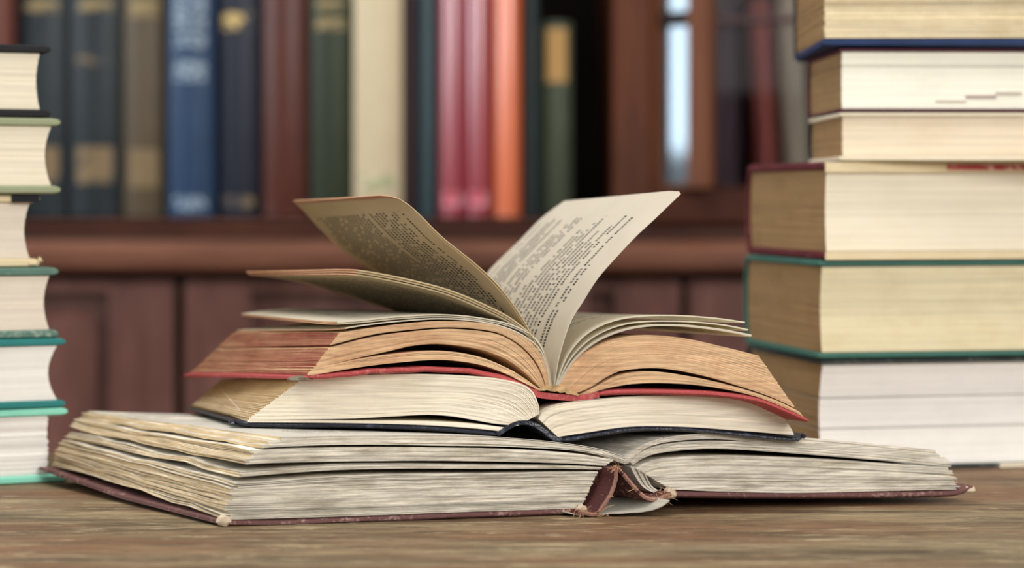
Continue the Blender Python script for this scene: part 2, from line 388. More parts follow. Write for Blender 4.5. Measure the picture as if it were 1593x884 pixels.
# ---------------------------------------------------------------- closed books
def arc(c0, c1, bul, n=9): return [(lerp(c0, c1, i/(n-1)), bul*(1-(2*i/(n-1)-1)**2)) for i in range(n)]
def closed_book(label, group, O, a, b, c, L, W, T, bt, cov, pg, pgend=None, spine=None, ova=.002, ovb=.003, conc=.002, bul=.004, nl=40, back_cov=None, gaps=(), bands=(), seed=0, je=.0002, tj=.05, cat='book', bot_col=None):
    """O: corner (fore-edge, end, bottom). a along spine, b fore-edge to spine, c thickness"""
    Q = lambda x, y, z: O+a*x+b*y+c*z
    base = Q(L/2, W/2, 0) if abs(c.z) > .5 else Q(0, W/2, T/2)
    t = thing('book', base, label, cat, group)
    m = 9; us = (0, .006, .02, .25, .5, .75, .98, .994, 1)
    for (nm, z, cm) in (('back_board', bt/2, bot_col or cov), ('front_board', T-bt/2, cov)):
        mb = MB(); slab(mb, [Q(L*u, 0, z) for u in us], [Q(L*u, W, z) for u in us], lambda i: bt/2*.97*(1.3 if i in (0, 8) else (.9 if i in (1, 7) else 1)), [(0, .45), (.012, .85), (.03, 1), (.5, 1), (.97, 1), (1, .8)], endtaper=True)
        mb.build(nm, cm, t)
    mb = MB(); pr = arc(bt*.5, T-bt*.5, bul); st = max(bt*.42, min(.0017, T*.06))
    slab(mb, [Q(0, W+y-.001, z) for z, y in pr], [Q(L, W+y-.001, z) for z, y in pr], st, [(0, .6), (.01, 1), (.99, 1), (1, .6)])
    sp = mb.build('spine', spine or cov, t)
    for bi, (a0, a1, mat) in enumerate(bands):
        mb = MB(); off = st+.0004; pr2 = [p for p in pr][1:-1]
        slab(mb, [Q(a0, W+y-.001+off, z) for z, y in pr2], [Q(a1, W+y-.001+off, z) for z, y in pr2], .0003, [(0, 1), (1, 1)])
        mb.build('title_band', mat, sp)
    rnd = random.Random(seed); mb = MB(); z0 = bt; z1 = T-bt; n = nl
    for i in range(n):
        s = (i+.5)/n; z = lerp(z0, z1, s); cc = conc*(1-(2*s-1)**2); j = rnd.random()*je; j2 = rnd.random()*je; e = rnd.random()*je
        h = (z1-z0)/n/2*(.99 if rnd.random() > .06 else .8)
        tone = 1-tj+2*tj*rnd.random()
        for g in gaps:
            if abs(s-g) < .6/n: tone = .62; j += .0005; j2 += .0005
        bul2 = bul*(1-(2*s-1)**2)
        near = [Q(lerp(ova+j, L-ova-e, u), ovb+cc+j2, z) for u in (0, .25, .5, .75, 1)]
        far = [Q(lerp(ova+j, L-ova-e, u), W-.0015+bul2*.6, z) for u in (0, .25, .5, .75, 1)]
        slab(mb, near, far, h, [(0, 1), (1, 1)], 0, 1, tone)
        # head end (first strip) also gets the end material
        for fi in range(len(mb.f)-2, len(mb.f)): mb.m[fi] = 1
    pbk = mb.build('page_block', [pg, pgend or pg], t, smooth=False); pbk['kind'] = 'stuff'
    return t
Z = Vector((0, 0, 1))
def pm(nm, col, st=None, amt=.25, streak=.06): return paper(nm, col, st, amt, (8, 8, 300), streak, 1.0, .08)
white_pg = pm('white pages', (244, 240, 232)); cream_pg = pm('cream pages', (240, 230, 206), (222, 206, 170)); tan_pg = pm('tan pages', (232, 220, 184), (206, 188, 140), .5, .1)
ivory = pm('ivory pages', (250, 246, 228)); pinkish = pm('beige pages', (232, 220, 202)); head = pm('dusty shaded page heads', (164, 132, 92), (130, 100, 64), .5, .12)  # head: brown colour holds left-side shade as well as dust
yel = pm('yellowed pages', (244, 228, 200), (226, 206, 170), .4, .1)
oldish = pm('aged deckled pages', (238, 222, 186), (196, 170, 120), .6, .2)
RG = 'closed books stacked on the right of the table'; LG = 'closed books stacked on the left of the table'
def rstack(y0, y1, xn, Yf, yaw, W, label, cov, pg, **kw):
    th = math.radians(yaw); a = Vector((math.cos(th), math.sin(th), 0)); b = Vector((-math.sin(th), math.cos(th), 0))
    p = P(xn, y0, Yf); T = (y0-y1)/F*Yf
    return closed_book(label, RG, p, a, b, Z, .19, W, T, kw.pop('bt', .0036), cov, pg, kw.pop('pgend', head), **kw)
blk = cloth('black board cloth', (34, 38, 36), (60, 66, 64), worn=(170, 168, 160), worn_amt=.5)
grn = cloth('green board cloth', (70, 118, 104), (52, 92, 84)); mar = cloth('maroon board cloth', (104, 36, 46), (80, 26, 34), worn=(170, 110, 110), worn_amt=.4)
crm = cloth('cream board paper', (232, 216, 180), (214, 194, 150)); crw = cloth('off-white card cover', (240, 230, 208), (222, 208, 176))
nvy = cloth('navy board cloth', (40, 62, 104), (24, 36, 66)); nvd = cloth('dark navy spine', (26, 26, 34), (16, 18, 26)); dgr = cloth('dark green spine', (24, 40, 30), (16, 28, 22))
plm = cloth('plum board cloth', (92, 40, 56), (70, 30, 40))
YR = 1.272
r6 = rstack(736, 560, 1277, YR, 12, .135, 'thick white-paged closed book with black covers at the bottom of the right stack', blk, white_pg, spine=blk, conc=.006, ovb=.003, nl=46, gaps=(.36, .66), tj=.015, bt=.0030, bul=.003)
wl = MB()   # pale jacket part of the lower board, right of its dark end
th = math.radians(12)
a_ = Vector((math.cos(th), math.sin(th), 0)); b_ = Vector((-math.sin(th), math.cos(th), 0)); o_ = P(1277, 736, YR)
slab(wl, [o_+a_*.108-b_*.0006+Z*.0005, o_+a_*.189-b_*.0006+Z*.0005], [o_+a_*.108-b_*.0006+Z*.0029, o_+a_*.189-b_*.0006+Z*.0029], .0006, [(0, 1), (1, 1)])
wl.build('pale_edge_label', crw, r6)
rstack(560, 405, 1274, YR, 11.5, .138, 'closed book with green covers and yellowish pages below the maroon book, right stack', grn, tan_pg, conc=.003, ovb=.001, nl=46, bt=.0040)
r4 = rstack(405, 251, 1281, YR, 12, .138, 'thick closed book with maroon spine and cream cover edges in right stack', mar, cream_pg, conc=.002, ovb=.001, nl=46, bt=.0050, spine=mar)
# cream fore-edge facing of the maroon boards with a red strip
o_ = P(1281, 405, YR); T4 = (405-251)/F*YR
def facing(par, a0, a1, z0, z1, mat, nm, off=.0005, th_=.0006):
    mb = MB(); slab(mb, [o_+a_*a0-b_*off+Z*z0, o_+a_*a1-b_*off+Z*z0], [o_+a_*a0-b_*off+Z*z1, o_+a_*a1-b_*off+Z*z1], th_, [(0, 1), (1, 1)]); mb.build(nm, mat, par)
facing(r4, .001, .189, T4-.0062, T4-.0004, crm, 'cream_cover_edge'); facing(r4, .001, .189, .0002, .0048, crm, 'cream_cover_edge')
facing(r4, .074, .189, T4-.0048, T4-.0014, foil('red strip with pale lettering', (178, 66, 62), (220, 168, 152), 40, 60, .56), 'red_title_strip', .0013, .0003)
rstack(251, 174, 1306, YR, 1.7, .108, 'slim cream paperback with dark green spine lying on the maroon book, right stack', crw, yel, spine=dgr, conc=.0015, ovb=.0012, nl=26, bt=.0030)
r2 = rstack(174, 75, 1305, YR, 1.7, .110, 'closed book with plum covers and ivory thumb-indexed pages below the navy book, right stack', plm, ivory, conc=.0015, ovb=.0015, nl=34, bt=.0020, tj=.012, gaps=(.76,))
th2 = math.radians(1.7); a_ = Vector((math.cos(th2), math.sin(th2), 0)); b_ = Vector((-math.sin(th2), math.cos(th2), 0)); o_ = P(1305, 174, YR)
IX = cloth('thumb index shade', (176, 156, 146)); IX2 = cloth('thumb index shade pale', (216, 206, 190))
for (xa, xb, yy, mt) in ((1458, 1505, 157, IX2), (1505, 1553, 150, IX), (1553, 1593, 144, IX2)):
    a0 = (xa-1305)/F*YR; a1 = (xb-1305)/F*YR; z = (174-yy)/F*YR
    mb = MB(); slab(mb, [o_+a_*a0+b_*.0024+Z*(z-.0006), o_+a_*a1+b_*.0024+Z*(z-.0006)], [o_+a_*a0+b_*.0024+Z*(z+.0008), o_+a_*a1+b_*.0024+Z*(z+.0008)], .0008, [(0, 1), (1, 1)]); mb.build('thumb_index', mt, r2)
rstack(74, -62, 1279, YR, -.7, .140, 'navy cloth closed book with deckled old pages on top of the right stack', nvy, oldish, spine=nvd, conc=.001, ovb=.0005, ova=.0012, nl=52, bt=.0055, je=.0008, tj=.09)

def lstack(y0, y1, xr, Yf, yaw, label, cov, pg, L=.145, W=.13, **kw):
    th = math.radians(yaw); a = Vector((-math.sin(th), math.cos(th), 0)); b = Vector((-math.cos(th), -math.sin(th), 0))
    p = P(xr, y0, Yf); T = (y0-y1)/F*Yf
    return closed_book(label, LG, p, a, b, Z, L, W, T, kw.pop('bt', .0036)*1.1, cov, pg, pg, **kw)
mint = cloth('mint board', (150, 222, 196), (130, 206, 182)); teal = cloth('teal board', (48, 134, 130), (36, 112, 110)); ggr = cloth('grey green board', (96, 130, 116), (80, 110, 98), worn=(180, 190, 176), worn_amt=.6)
sage = cloth('sage board', (160, 166, 134), (138, 146, 112)); bkk = cloth('black board', (30, 29, 31), (22, 22, 24))
YL = 1.229
lstack(750, 634, 105, YL, 24, 'closed book with mint green covers and white ridged pages, bottom of left stack', mint, white_pg, ovb=.0095, conc=.0003, ova=.0015, nl=26, bt=.0040, je=.0012, tj=.05)
lstack(634, 526, 102, YL, 25, 'closed book with teal covers and white pages directly on the mint green book', teal, white_pg, ovb=.004, conc=.005, nl=34, bt=.0038, tj=.02)
lstack(526, 416, 91, YL, 24, 'closed book with worn grey-green covers and beige pages on the teal book, left stack', ggr, pinkish, ovb=.0045, conc=.003, nl=36, bt=.0042, tj=.02)
l3 = lstack(416, 302, 62, YL, 24, 'closed cream book with a dark navy edge label and curled board, middle of left stack', crm, pinkish, ovb=.005, conc=.003, nl=38, bt=.0045, tj=.02)
lstack(302, 184, 94, YL, 25, 'closed sage green book with cream pages lying under the black book, left stack', sage, cream_pg, ovb=.0045, conc=.0035, nl=34, bt=.0042, tj=.05)
lstack(184, 70, 79, YL, 24, 'closed black-covered book with cream pages on top of the left stack', bkk, cream_pg, ovb=.0055, conc=.002, nl=34, bt=.0044, tj=.05)
th = math.radians(24); a_ = Vector((-math.sin(th), math.cos(th), 0)); b_ = Vector((-math.cos(th), -math.sin(th), 0)); o_ = P(62, 416, YL); T3 = (416-302)/F*YL
mb = MB(); slab(mb, [o_+b_*.0005-a_*.001+Z*(T3-.0046), o_+b_*.0005-a_*.001+Z*(T3-.0003)], [o_+b_*.0155-a_*.001+Z*(T3-.0046), o_+b_*.0155-a_*.001+Z*(T3-.0003)], .0006, [(0, 1), (1, 1)]); mb.build('navy_edge_label', nvd, l3)
for zz in (.0015,):
    mb = MB(); tube(mb, [o_+b_*(.006)-a_*.0005+Z*.002, o_+b_*.002-a_*.0005+Z*.0022, o_-b_*.0003-a_*.0003+Z*.0035, o_+b_*.0004+Z*.0055], .0016, 8); mb.build('curled_corner', crm, l3)

# shelf books: a up, b towards the room (spine in front), c to the right
def shelf_book(x0, x1, Yf, hgt, label, colr, col2=None, bands=(), rough=.45, group='books standing on the bookcase shelf', zb=None, T_extra=0, bul=.008, depth=.15, spec=.3, lean=0.0):
    A = P(x0, 0, Yf); B = P(x1, 0, Yf); T = B.x-A.x; zb = (SH+.0005) if zb is None else zb
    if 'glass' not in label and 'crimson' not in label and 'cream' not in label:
        q = .84; colr = tuple(x*q for x in colr); col2 = tuple(x*q*.95 for x in col2) if col2 else None  # cover colours darkened to stand for the shade inside the bay
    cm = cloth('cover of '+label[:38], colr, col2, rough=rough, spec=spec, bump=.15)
    bl = [(P(0, yb, Yf).z-zb, P(0, ya, Yf).z-zb, mt) for (ya, yb, mt) in bands]
    bl = [(a0, min(a1, hgt-.002), mt) for (a0, a1, mt) in bl]
    return closed_book(label, group, Vector((A.x, Yf+depth, zb)), Vector((lean, 0, 1)).normalized(), Vector((0, -1, 0)), Vector((1, 0, -lean)).normalized(), hgt, depth-bul, T, min(.003, T*.16), cm, cream_pg, bul=bul, nl=8, bands=bl)
gold = lambda c, t=.45: foil('gold lettering on %d %d %d' % c, tuple(x*.84 for x in c), (142, 124, 84), 30, 160, t)
silv = foil('silver lettering on blue', (44, 72, 106), (150, 166, 176), 70, 230, .50)
tanb = lambda c: foil('tan band on %d %d %d' % c, tuple(x*.84 for x in c), (118, 98, 68), 18, 40, .46)
S = shelf_book
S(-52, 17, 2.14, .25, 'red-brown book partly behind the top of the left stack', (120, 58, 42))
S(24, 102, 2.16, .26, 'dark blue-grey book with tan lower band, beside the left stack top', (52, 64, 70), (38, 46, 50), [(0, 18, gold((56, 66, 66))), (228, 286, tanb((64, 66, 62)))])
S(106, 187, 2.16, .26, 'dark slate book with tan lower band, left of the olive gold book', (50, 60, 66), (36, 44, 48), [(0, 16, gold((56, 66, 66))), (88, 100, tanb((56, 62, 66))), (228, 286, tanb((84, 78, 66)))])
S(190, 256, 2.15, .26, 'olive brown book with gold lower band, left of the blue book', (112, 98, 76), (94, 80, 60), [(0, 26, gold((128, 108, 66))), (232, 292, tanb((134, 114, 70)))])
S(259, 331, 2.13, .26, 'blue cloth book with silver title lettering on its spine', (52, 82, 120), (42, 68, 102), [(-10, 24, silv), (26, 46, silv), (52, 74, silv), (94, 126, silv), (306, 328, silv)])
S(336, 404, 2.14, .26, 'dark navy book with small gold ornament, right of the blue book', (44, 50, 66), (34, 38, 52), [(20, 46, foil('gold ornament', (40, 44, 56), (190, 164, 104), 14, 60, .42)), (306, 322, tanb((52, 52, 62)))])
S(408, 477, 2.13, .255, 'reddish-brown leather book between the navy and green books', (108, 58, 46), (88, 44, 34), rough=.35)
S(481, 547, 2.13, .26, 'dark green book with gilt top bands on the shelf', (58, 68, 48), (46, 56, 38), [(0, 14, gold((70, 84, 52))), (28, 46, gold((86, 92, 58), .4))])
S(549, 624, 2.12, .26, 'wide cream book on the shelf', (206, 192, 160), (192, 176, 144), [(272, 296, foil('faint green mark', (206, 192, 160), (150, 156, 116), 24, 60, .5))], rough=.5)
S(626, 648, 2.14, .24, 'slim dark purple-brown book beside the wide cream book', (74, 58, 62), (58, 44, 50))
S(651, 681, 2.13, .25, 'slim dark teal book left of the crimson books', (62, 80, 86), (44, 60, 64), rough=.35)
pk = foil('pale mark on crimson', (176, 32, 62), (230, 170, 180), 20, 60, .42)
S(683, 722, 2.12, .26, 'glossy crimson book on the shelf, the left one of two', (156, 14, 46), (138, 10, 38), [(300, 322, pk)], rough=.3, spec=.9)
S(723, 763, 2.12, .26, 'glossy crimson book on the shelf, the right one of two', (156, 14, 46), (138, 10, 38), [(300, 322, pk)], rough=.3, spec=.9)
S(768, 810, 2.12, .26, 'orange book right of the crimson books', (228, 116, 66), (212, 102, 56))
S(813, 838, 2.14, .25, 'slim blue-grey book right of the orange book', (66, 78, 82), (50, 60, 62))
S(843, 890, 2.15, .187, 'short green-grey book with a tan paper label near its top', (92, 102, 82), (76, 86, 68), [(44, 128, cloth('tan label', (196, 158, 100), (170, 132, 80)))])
BG = 'books behind the glazed door'
S(1100, 1156, 2.26, .26, 'purple-grey book behind the glass door, leftmost there', (96, 82, 92), (80, 68, 76), group=BG)
S(1182, 1214, 2.22, .215, 'dusty red book behind the glass door', (186, 104, 96), (164, 88, 82), group=BG, lean=-.05)
S(1227, 1266, 2.22, .225, 'pale grey book behind the glass door, beside the right stack', (214, 206, 184), (196, 188, 166), group=BG, lean=-.05)

# ---------------------------------------------------------------- open books
def pl(pts, Y): return [P(x, y, Y) for x, y in pts]
# --- bottom book, turned 13 degrees
YA = 1.091; TY = .23
def YB(px): return YA/(1-TY*(px-796.5)/F)
def pb_(pts): return [P(x, y, YB(x)) for x, y in pts]
def farB(near, corner=None, spine_d=Vector((-.135, .165, -.009))):
    """far edge of a curve of the bottom book: offset grows from spine to fore-edge"""
    fd = (corner-near[-1]) if corner is not None else Vector((-.135, .165, -.004 if near[-1].z > TZ+.02 else -.0005))
    X0 = near[0].x; X1 = near[-1].x
    return [n+lerp(spine_d, fd, max(0, min(1, (n.x-X0)/(X1-X0)))) for n in near]
clothB = cloth('worn brown maroon cloth', (118, 82, 78), (98, 64, 62), 2200, (200, 170, 156), .6, bump=.7)
bb = thing('open_book', P(930, 806, 1.2), 'large worn open book with brown cloth cover and ragged grey page edges, at the bottom', 'book')
mb = MB()
nl_ = pb_([(908, 793), (850, 797), (700, 803), (540, 810), (420, 815), (342, 813)]); cf = P(60, 728, 1.222)
nl_ = resample(nl_, 30); fl_ = farB(nl_, cf)
slab(mb, nl_, fl_, .0018, TP, wob=lambda u, d: Vector((0, 0, -.009*d*(1-d)*u**2)), endtaper=True); mb.build('left_board', clothB, bb)
mb = MB()
nr_ = resample(pb_([(1040, 769), (1100, 770), (1223, 771), (1400, 770), (1485, 768), (1502, 764), (1514, 757)]), 34)
slab(mb, nr_, farB(nr_), .0018, TP, endtaper=True); mb.build('right_board', clothB, bb)
# spine: folded cloth
mb = MB()
sp_ = resample(pb_([(900, 797), (914, 799), (926, 801), (938, 787), (950, 768), (957, 748), (959, 729), (963, 731), (978, 748), (992, 764), (1006, 775), (1024, 777), (1044, 769)]), 44); sp_ = [q*(1.093/1.1) + Vector((0, 0, (TZ+EH)*(1-1.093/1.1))) for q in sp_]
slab(mb, sp_, [p+Vector((-.135, .165, -.001)) for p in sp_], .0011, [(0, 1), (.03, 1), (.3, 1), (.6, 1), (1, 1)], wob=lambda u, d: Vector((.0006*noise.noise((u*30, d*40, 1)), 0, .0006*noise.noise((u*26, d*40, 4)))))
spn = mb.build('spine', cloth('frayed spine cloth', (96, 54, 52), (70, 36, 36), 2200, (206, 160, 130), .8, bump=.8), bb)
mb = MB(); ed = [p+Vector((0, -.0004, 0)) for p in sp_]
tube(mb, [p+Vector((.0003*noise.noise((i*.9, 0, 0)), 0, .0003*noise.noise((i*.9, 5, 0)))) for i, p in enumerate(ed)], .0011, 6)
mb.build('frayed_edge', cloth('frayed cloth edge', (172, 132, 116), (126, 88, 76), 1600, (222, 188, 160), .8, bump=.9), spn)
mb = MB()   # loose lining paper below the spine
lp = resample(pl([(884, 799), (905, 803), (940, 801), (980, 799), (1010, 796), (1030, 789), (1042, 780)], 1.093), 30)
slab(mb, lp, [p+Vector((-.09, .11, .002)) for p in lp], .00025, TF, wob=lambda u, d: Vector((0, .002*noise.noise((u*9, d, 3)), .0004+.0004*noise.noise((u*7, d*3, 9)))))
mb.build('loose_lining_paper', paper('lining paper', (206, 200, 184), None, .3), bb)
mb = MB(); rnd = random.Random(3)
for (cx, cy, n, sp) in ((932, 804, 26, 7), (1036, 770, 34, 10), (958, 727, 26, 6), (903, 797, 22, 8), (352, 812, 0, 6)):
    for i in range(n):
        q = P(cx+rnd.gauss(0, sp*.6), cy+rnd.gauss(0, sp*.45), YB(cx)-.0078-rnd.random()*.0012)
        d1 = Vector((rnd.uniform(-1, 1), -.3*rnd.random(), rnd.uniform(-1, 1)))*.0016; d2 = d1+Vector((rnd.uniform(-1, 1), -.2, rnd.uniform(-1, 1)))*.0012
        q2 = q+d1+d2; 
        tube(mb, [q, q+d1, q2], .00016, 4)
for pts in ([(930, 803), (938, 794), (948, 788), (956, 786)], [(945, 775), (950, 772), (955, 774)], [(990, 756), (984, 762), (977, 765)], [(926, 800), (930, 806), (936, 809)]):
    tube(mb, resample(pl(pts, YB(940)-.0088), 8), .00018, 5)
o = mb.build('frayed_threads', cloth('thread', (212, 178, 140), (170, 110, 80)), bb); o['kind'] = 'stuff'
mb = MB()  # rubbed corners
def lump(mb, c, rx, ry, rz, seed, amp=.35):
    b = len(mb.v); nu, nv = 12, 7
    for j in range(nv+1):
        for i in range(nu):
            ph = math.pi*j/nv; t_ = 2*math.pi*i/nu; d = Vector((math.sin(ph)*math.cos(t_), math.sin(ph)*math.sin(t_), math.cos(ph)))
            r = 1+amp*noise.noise(d*1.6+Vector((seed, 0, 0))); mb.v.append(c+Vector((d.x*rx, d.y*ry, d.z*rz))*r)
    for j in range(nv):
        for i in range(nu):
            i2 = (i+1) % nu; mb.face([b+j*nu+i, b+j*nu+i2, b+(j+1)*nu+i2, b+(j+1)*nu+i], 0, 1)
RUB = cloth('rubbed bare board', (216, 200, 176), (184, 160, 132), 900)
lump(mb, P(348, 810, YB(348)+.001), .0034, .0022, .0028, 2); mb.build('rubbed_corner', RUB, bb)
mb = MB(); lump(mb, P(1507, 762, YB(1507)+.002), .0036, .0022, .0022, 5); mb.build('rubbed_corner', RUB, bb)
mb = MB(); lump(mb, P(1042, 768, YB(1042)), .0034, .0018, .0030, 9, .5); mb.build('rubbed_corner', RUB, bb)
mb = MB(); lump(mb, P(904, 792, YB(904)-.001), .0026, .0016, .0020, 4, .5); mb.build('rubbed_corner', RUB, bb)
# left page groups: (bottom px, top px, far bottom corner px, far top corner px, layers)
OT, OF = PW['old_tail'], PW['old_fore']
TAILTXT = text_page('top page faint print', (238, 234, 224), (120, 116, 104), 46, .16, .88, .10, .9, 0, 5.0, 90, .75)
LG_ = [
 ([(905, 791), (850, 793), (700, 798), (540, 804), (352, 807)], [(931, 734), (880, 734), (800, 736), (540, 740), (364, 751)], (82, 721), (96, 685), 26),
 ([(935, 731), (880, 730), (800, 730), (540, 731), (374, 742)], [(938, 727), (886, 724), (800, 723), (540, 722), (376, 734)], (98, 682), (107, 670), 4),
 ([(942, 725), (886, 721), (700, 717), (540, 718), (382, 723)], [(957, 716), (900, 706), (800, 699), (700, 697), (540, 696), (395, 701)], (109, 667), (121, 654), 11),
 ([(959, 714), (900, 702), (800, 696), (700, 694), (540, 693), (402, 697)], [(968, 711), (932, 700), (866, 690), (800, 684), (736, 680), (540, 680), (436, 682)], (122, 652), (135, 643), 6)]
for gi, (bo, to, fb, ft, n) in enumerate(LG_):
    mb = MB(); bN = resample(pb_(bo), 34); tN = resample(pb_(to), 34)
    bF = farB(bN, P(fb[0], fb[1], 1.219+.018*max(0, gi-.5)/3)); tF = farB(tN, P(ft[0], ft[1], 1.219+.018*gi/3))
    bundle(mb, bN, tN, bF, tF, n, 34, .95, .0011, .0030, .0016, 12, 0, 1, seed=gi+1, tj=.12, gapp=.30)
    o = mb.build('page_block', [OT, OF], bb); o['kind'] = 'stuff'
    if gi == 3:
        mb = MB(); up = Vector((0, 0, .0005))
        slab(mb, [p+up+Vector((-.002, .001, 0))*0 for p in tN], [p+up for p in tF], .00012, [(k/11, 1) for k in range(12)])
        mb.build('printed_page', TAILTXT, bb)
RG_ = [
 ([(1034, 755), (1046, 761), (1223, 767), (1400, 764), (1490, 761)], [(990, 729), (1008, 719), (1037, 713), (1120, 709), (1223, 712), (1335, 718), (1480, 729)], 25),
 ([(986, 724), (1004, 712), (1037, 704), (1112, 699), (1223, 705), (1335, 714), (1479, 727)], [(981, 719), (1000, 703), (1037, 691), (1112, 686), (1223, 692), (1335, 702), (1472, 716)], 7),
 ([(979, 717), (998, 700), (1037, 688), (1112, 683), (1190, 689), (1335, 700), (1471, 714)], [(972, 713), (990, 699), (1013, 687), (1060, 678), (1112, 675), (1223, 680), (1335, 690), (1450, 702)], 6)]
for gi, (bo, to, n) in enumerate(RG_):
    mb = MB(); bN = resample(pb_(bo), 36); tN = resample(pb_(to), 36)
    bundle(mb, bN, tN, farB(bN), farB(tN), n, 36, .95, .0011, .003, .0012, 10, 0, 0, seed=gi+11, tj=.10, gapp=.16)
    o = mb.build('page_block', [OT, OF], bb); o['kind'] = 'stuff'
mb = MB()   # pages running over the gutter
gN = resample(pb_([(940, 705), (962, 712), (975, 716), (985, 708), (1000, 694), (1030, 682)]), 16)
for q in range(3):
    g2 = [p+Vector((0, .0006*q, -.0009*q)) for p in gN]
    slab(mb, g2, [p+Vector((-.135, .165, -.004)) for p in g2], .00035, TF, tone=1-.03*q)
o = mb.build('gutter_pages', OT, bb)
mb = MB()   # ragged gathers hanging at the right of the fold
for q in range(7):
    pts = [(982+q*3.2, 726+q*.6), (990+q*2.6, 742), (1002+q*2, 758), (1022+q*1.5, 768)]
    a1 = resample(pb_(pts), 10); a1 = [p+Vector((0, .001+.0006*(q % 3), 0)) for p in a1]
    slab(mb, a1, [p+Vector((-.13, .16, -.003)) for p in a1], .0004, TF, tone=.8+.2*random.random())
mb.build('sewn_gathers', OT, bb)

# --- middle book with navy cover
YM = 1.112; DM = Vector((-.052, .155, -.0045))
def YMf(x): return 1.095+(.025*(776-x)/404 if x < 776 else (.023*(x-830)/420 if x > 830 else 0))
def pm_(pts): return [P(x, y, YMf(x)) for x, y in pts]
def farM(near, fd=DM): return [p+fd for p in near]
def fX(near, sd, fd):
    xs = max(p.x for p in near); xf = min(p.x for p in near)
    return [p+lerp(sd, fd, (xs-p.x)/(xs-xf)) for p in near]
leather = cloth('navy leatherette', (30, 36, 50), (20, 24, 36), 900, (90, 100, 124), .5, .32, .6, .5)
mk = thing('open_book', P(840, 690, 1.2), 'open book with thin navy cover and cream pages, between the other two open books', 'book')
mb = MB(); c1 = resample(pm_([(366, 655), (384, 660), (450, 662), (540, 662), (660, 666), (740, 672), (776, 676)]), 30)
slab(mb, c1, fX(c1, DM*1.06, P(290, 634, 1.25)-c1[0]), .0013, TP, endtaper=True); mb.build('left_board', leather, mk)
mb = MB(); c2 = resample(pm_([(774, 676), (788, 667), (804, 659), (822, 658), (838, 664), (852, 675), (864, 683), (874, 684)]), 24)
slab(mb, c2, farM(c2), .0011, TF); mb.build('spine', leather, mk)
mb = MB(); c3 = resample(pm_([(872, 684), (890, 683), (930, 676), (990, 668), (1060, 668), (1150, 676), (1230, 684), (1246, 683), (1253, 677)]), 32)
slab(mb, c3, farM(c3, DM*1.02+Vector((.01, 0, 0))), .0013, TP, endtaper=True); mb.build('right_board', leather, mk)
mb = MB(); lump(mb, P(362, 657, YMf(362)+.004), .0028, .004, .0014, 3, .5); mb.build('crumpled_corner', leather, mk)
mb = MB(); lump(mb, P(1250, 678, YMf(1250)+.001), .0016, .003, .0013, 8, .4); mb.build('crumpled_corner', leather, mk)
NT, NF = PW['navy_tail'], PW['navy_fore']
fdt = Vector((-.050, .150, -.0045)); fdt2 = Vector((-.050, .150, -.011))
for gi, (bo, to, n) in enumerate((
  ([(776, 670), (736, 666), (661, 661), (540, 658), (384, 657)], [(785, 666), (740, 660), (661, 656), (540, 655), (386, 654)], 3),
  ([(806, 662), (770, 659), (736, 653), (700, 647), (661, 645), (600, 648), (540, 651), (386, 653)], [(838, 645), (838, 630), (824, 604), (785, 591), (740, 586), (680, 583), (600, 583), (474, 588)], 30))):
    mb = MB(); bN = resample(pm_(bo), 34); tN = resample(pm_(to), 34)
    bundle(mb, bN, tN, fX(bN, fdt, P(298, 632, 1.25)-bN[-1]), fX(tN, fdt+Vector((0, 0, -.003)), P(344, 592, 1.246)-tN[-1]), n, 34, .97, .0003, .0004, .0, 4, 0, 1, seed=gi+31, tj=.06, gapp=.08)
    o = mb.build('page_block', [NT, NF], mk); o['kind'] = 'stuff'
mb = MB(); bN = resample(pm_([(868, 680), (900, 675), (980, 664), (1060, 664), (1150, 670), (1236, 677)]), 34)
tN = resample(pm_([(838, 652), (846, 640), (866, 631), (910, 624), (1000, 617), (1100, 618), (1207, 627)]), 34)
bundle(mb, bN, tN, farM(bN, fdt), farM(tN, fdt2), 24, 34, .97, .0003, .0004, .0, 4, 0, 1, seed=41, tj=.05, gapp=.05)
o = mb.build('page_block', [NT, NF], mk); o['kind'] = 'stuff'
mb = MB(); up = Vector((0, 0, .0003))
slab(mb, [p+up for p in tN], [p+up+fdt2 for p in tN], .0001, TF); mb.build('printed_page', text_page('middle book page', (240, 234, 216), (50, 46, 44), 40, .04, .86, .12, .9, 0, 9.0, 80, .9), mk)

# --- top red book with fanned leaves
YT = 1.10; YF = 1.26
DR = P(690, 582, YF)-P(860, 602, YT)
redcloth = cloth('red cloth cover', (188, 86, 84), (164, 66, 68), 1400, (218, 140, 132), .7, bump=.6)
rb = thing('open_book', P(860, 620, 1.2), 'open red book with fanned raised leaves and red-dyed fore-edge, on top', 'book')
def pr_(pts): return [P(x, y, YT) for x, y in pts]
def curveF(near, fd_spine, corner): 
    X0 = near[0].x; X1 = near[-1].x; fd = corner-near[-1]
    return [n+lerp(fd_spine, fd, max(0, min(1, (n.x-X0)/(X1-X0)))) for n in near]
mb = MB(); c1 = resample(pr_([(832, 608), (815, 601), (790, 590), (745, 580), (700, 576), (640, 575), (560, 580), (500, 586), (474, 588)]), 32)
slab(mb, c1, curveF(c1, DR, P(284, 584, YF)), .0014, TP, endtaper=True, wob=lambda u, d: Vector((0, 0, .0007*noise.noise((u*12, d*12, 2))))); mb.build('left_board', redcloth, rb)
mb = MB(); c2 = resample(pr_([(830, 608), (838, 614), (860, 617), (890, 619), (912, 618), (932, 614)]), 20)
slab(mb, c2, farM(c2, DR), .0015, TF); mb.build('spine', redcloth, rb)
mb = MB(); c3 = resample(pr_([(930, 614), (950, 611), (1000, 610), (1060, 611), (1120, 614), (1180, 623), (1225, 640), (1258, 655)]), 32)
slab(mb, c3, farM(c3, DR*.9), .0014, TP, endtaper=True); mb.build('right_board', redcloth, rb)
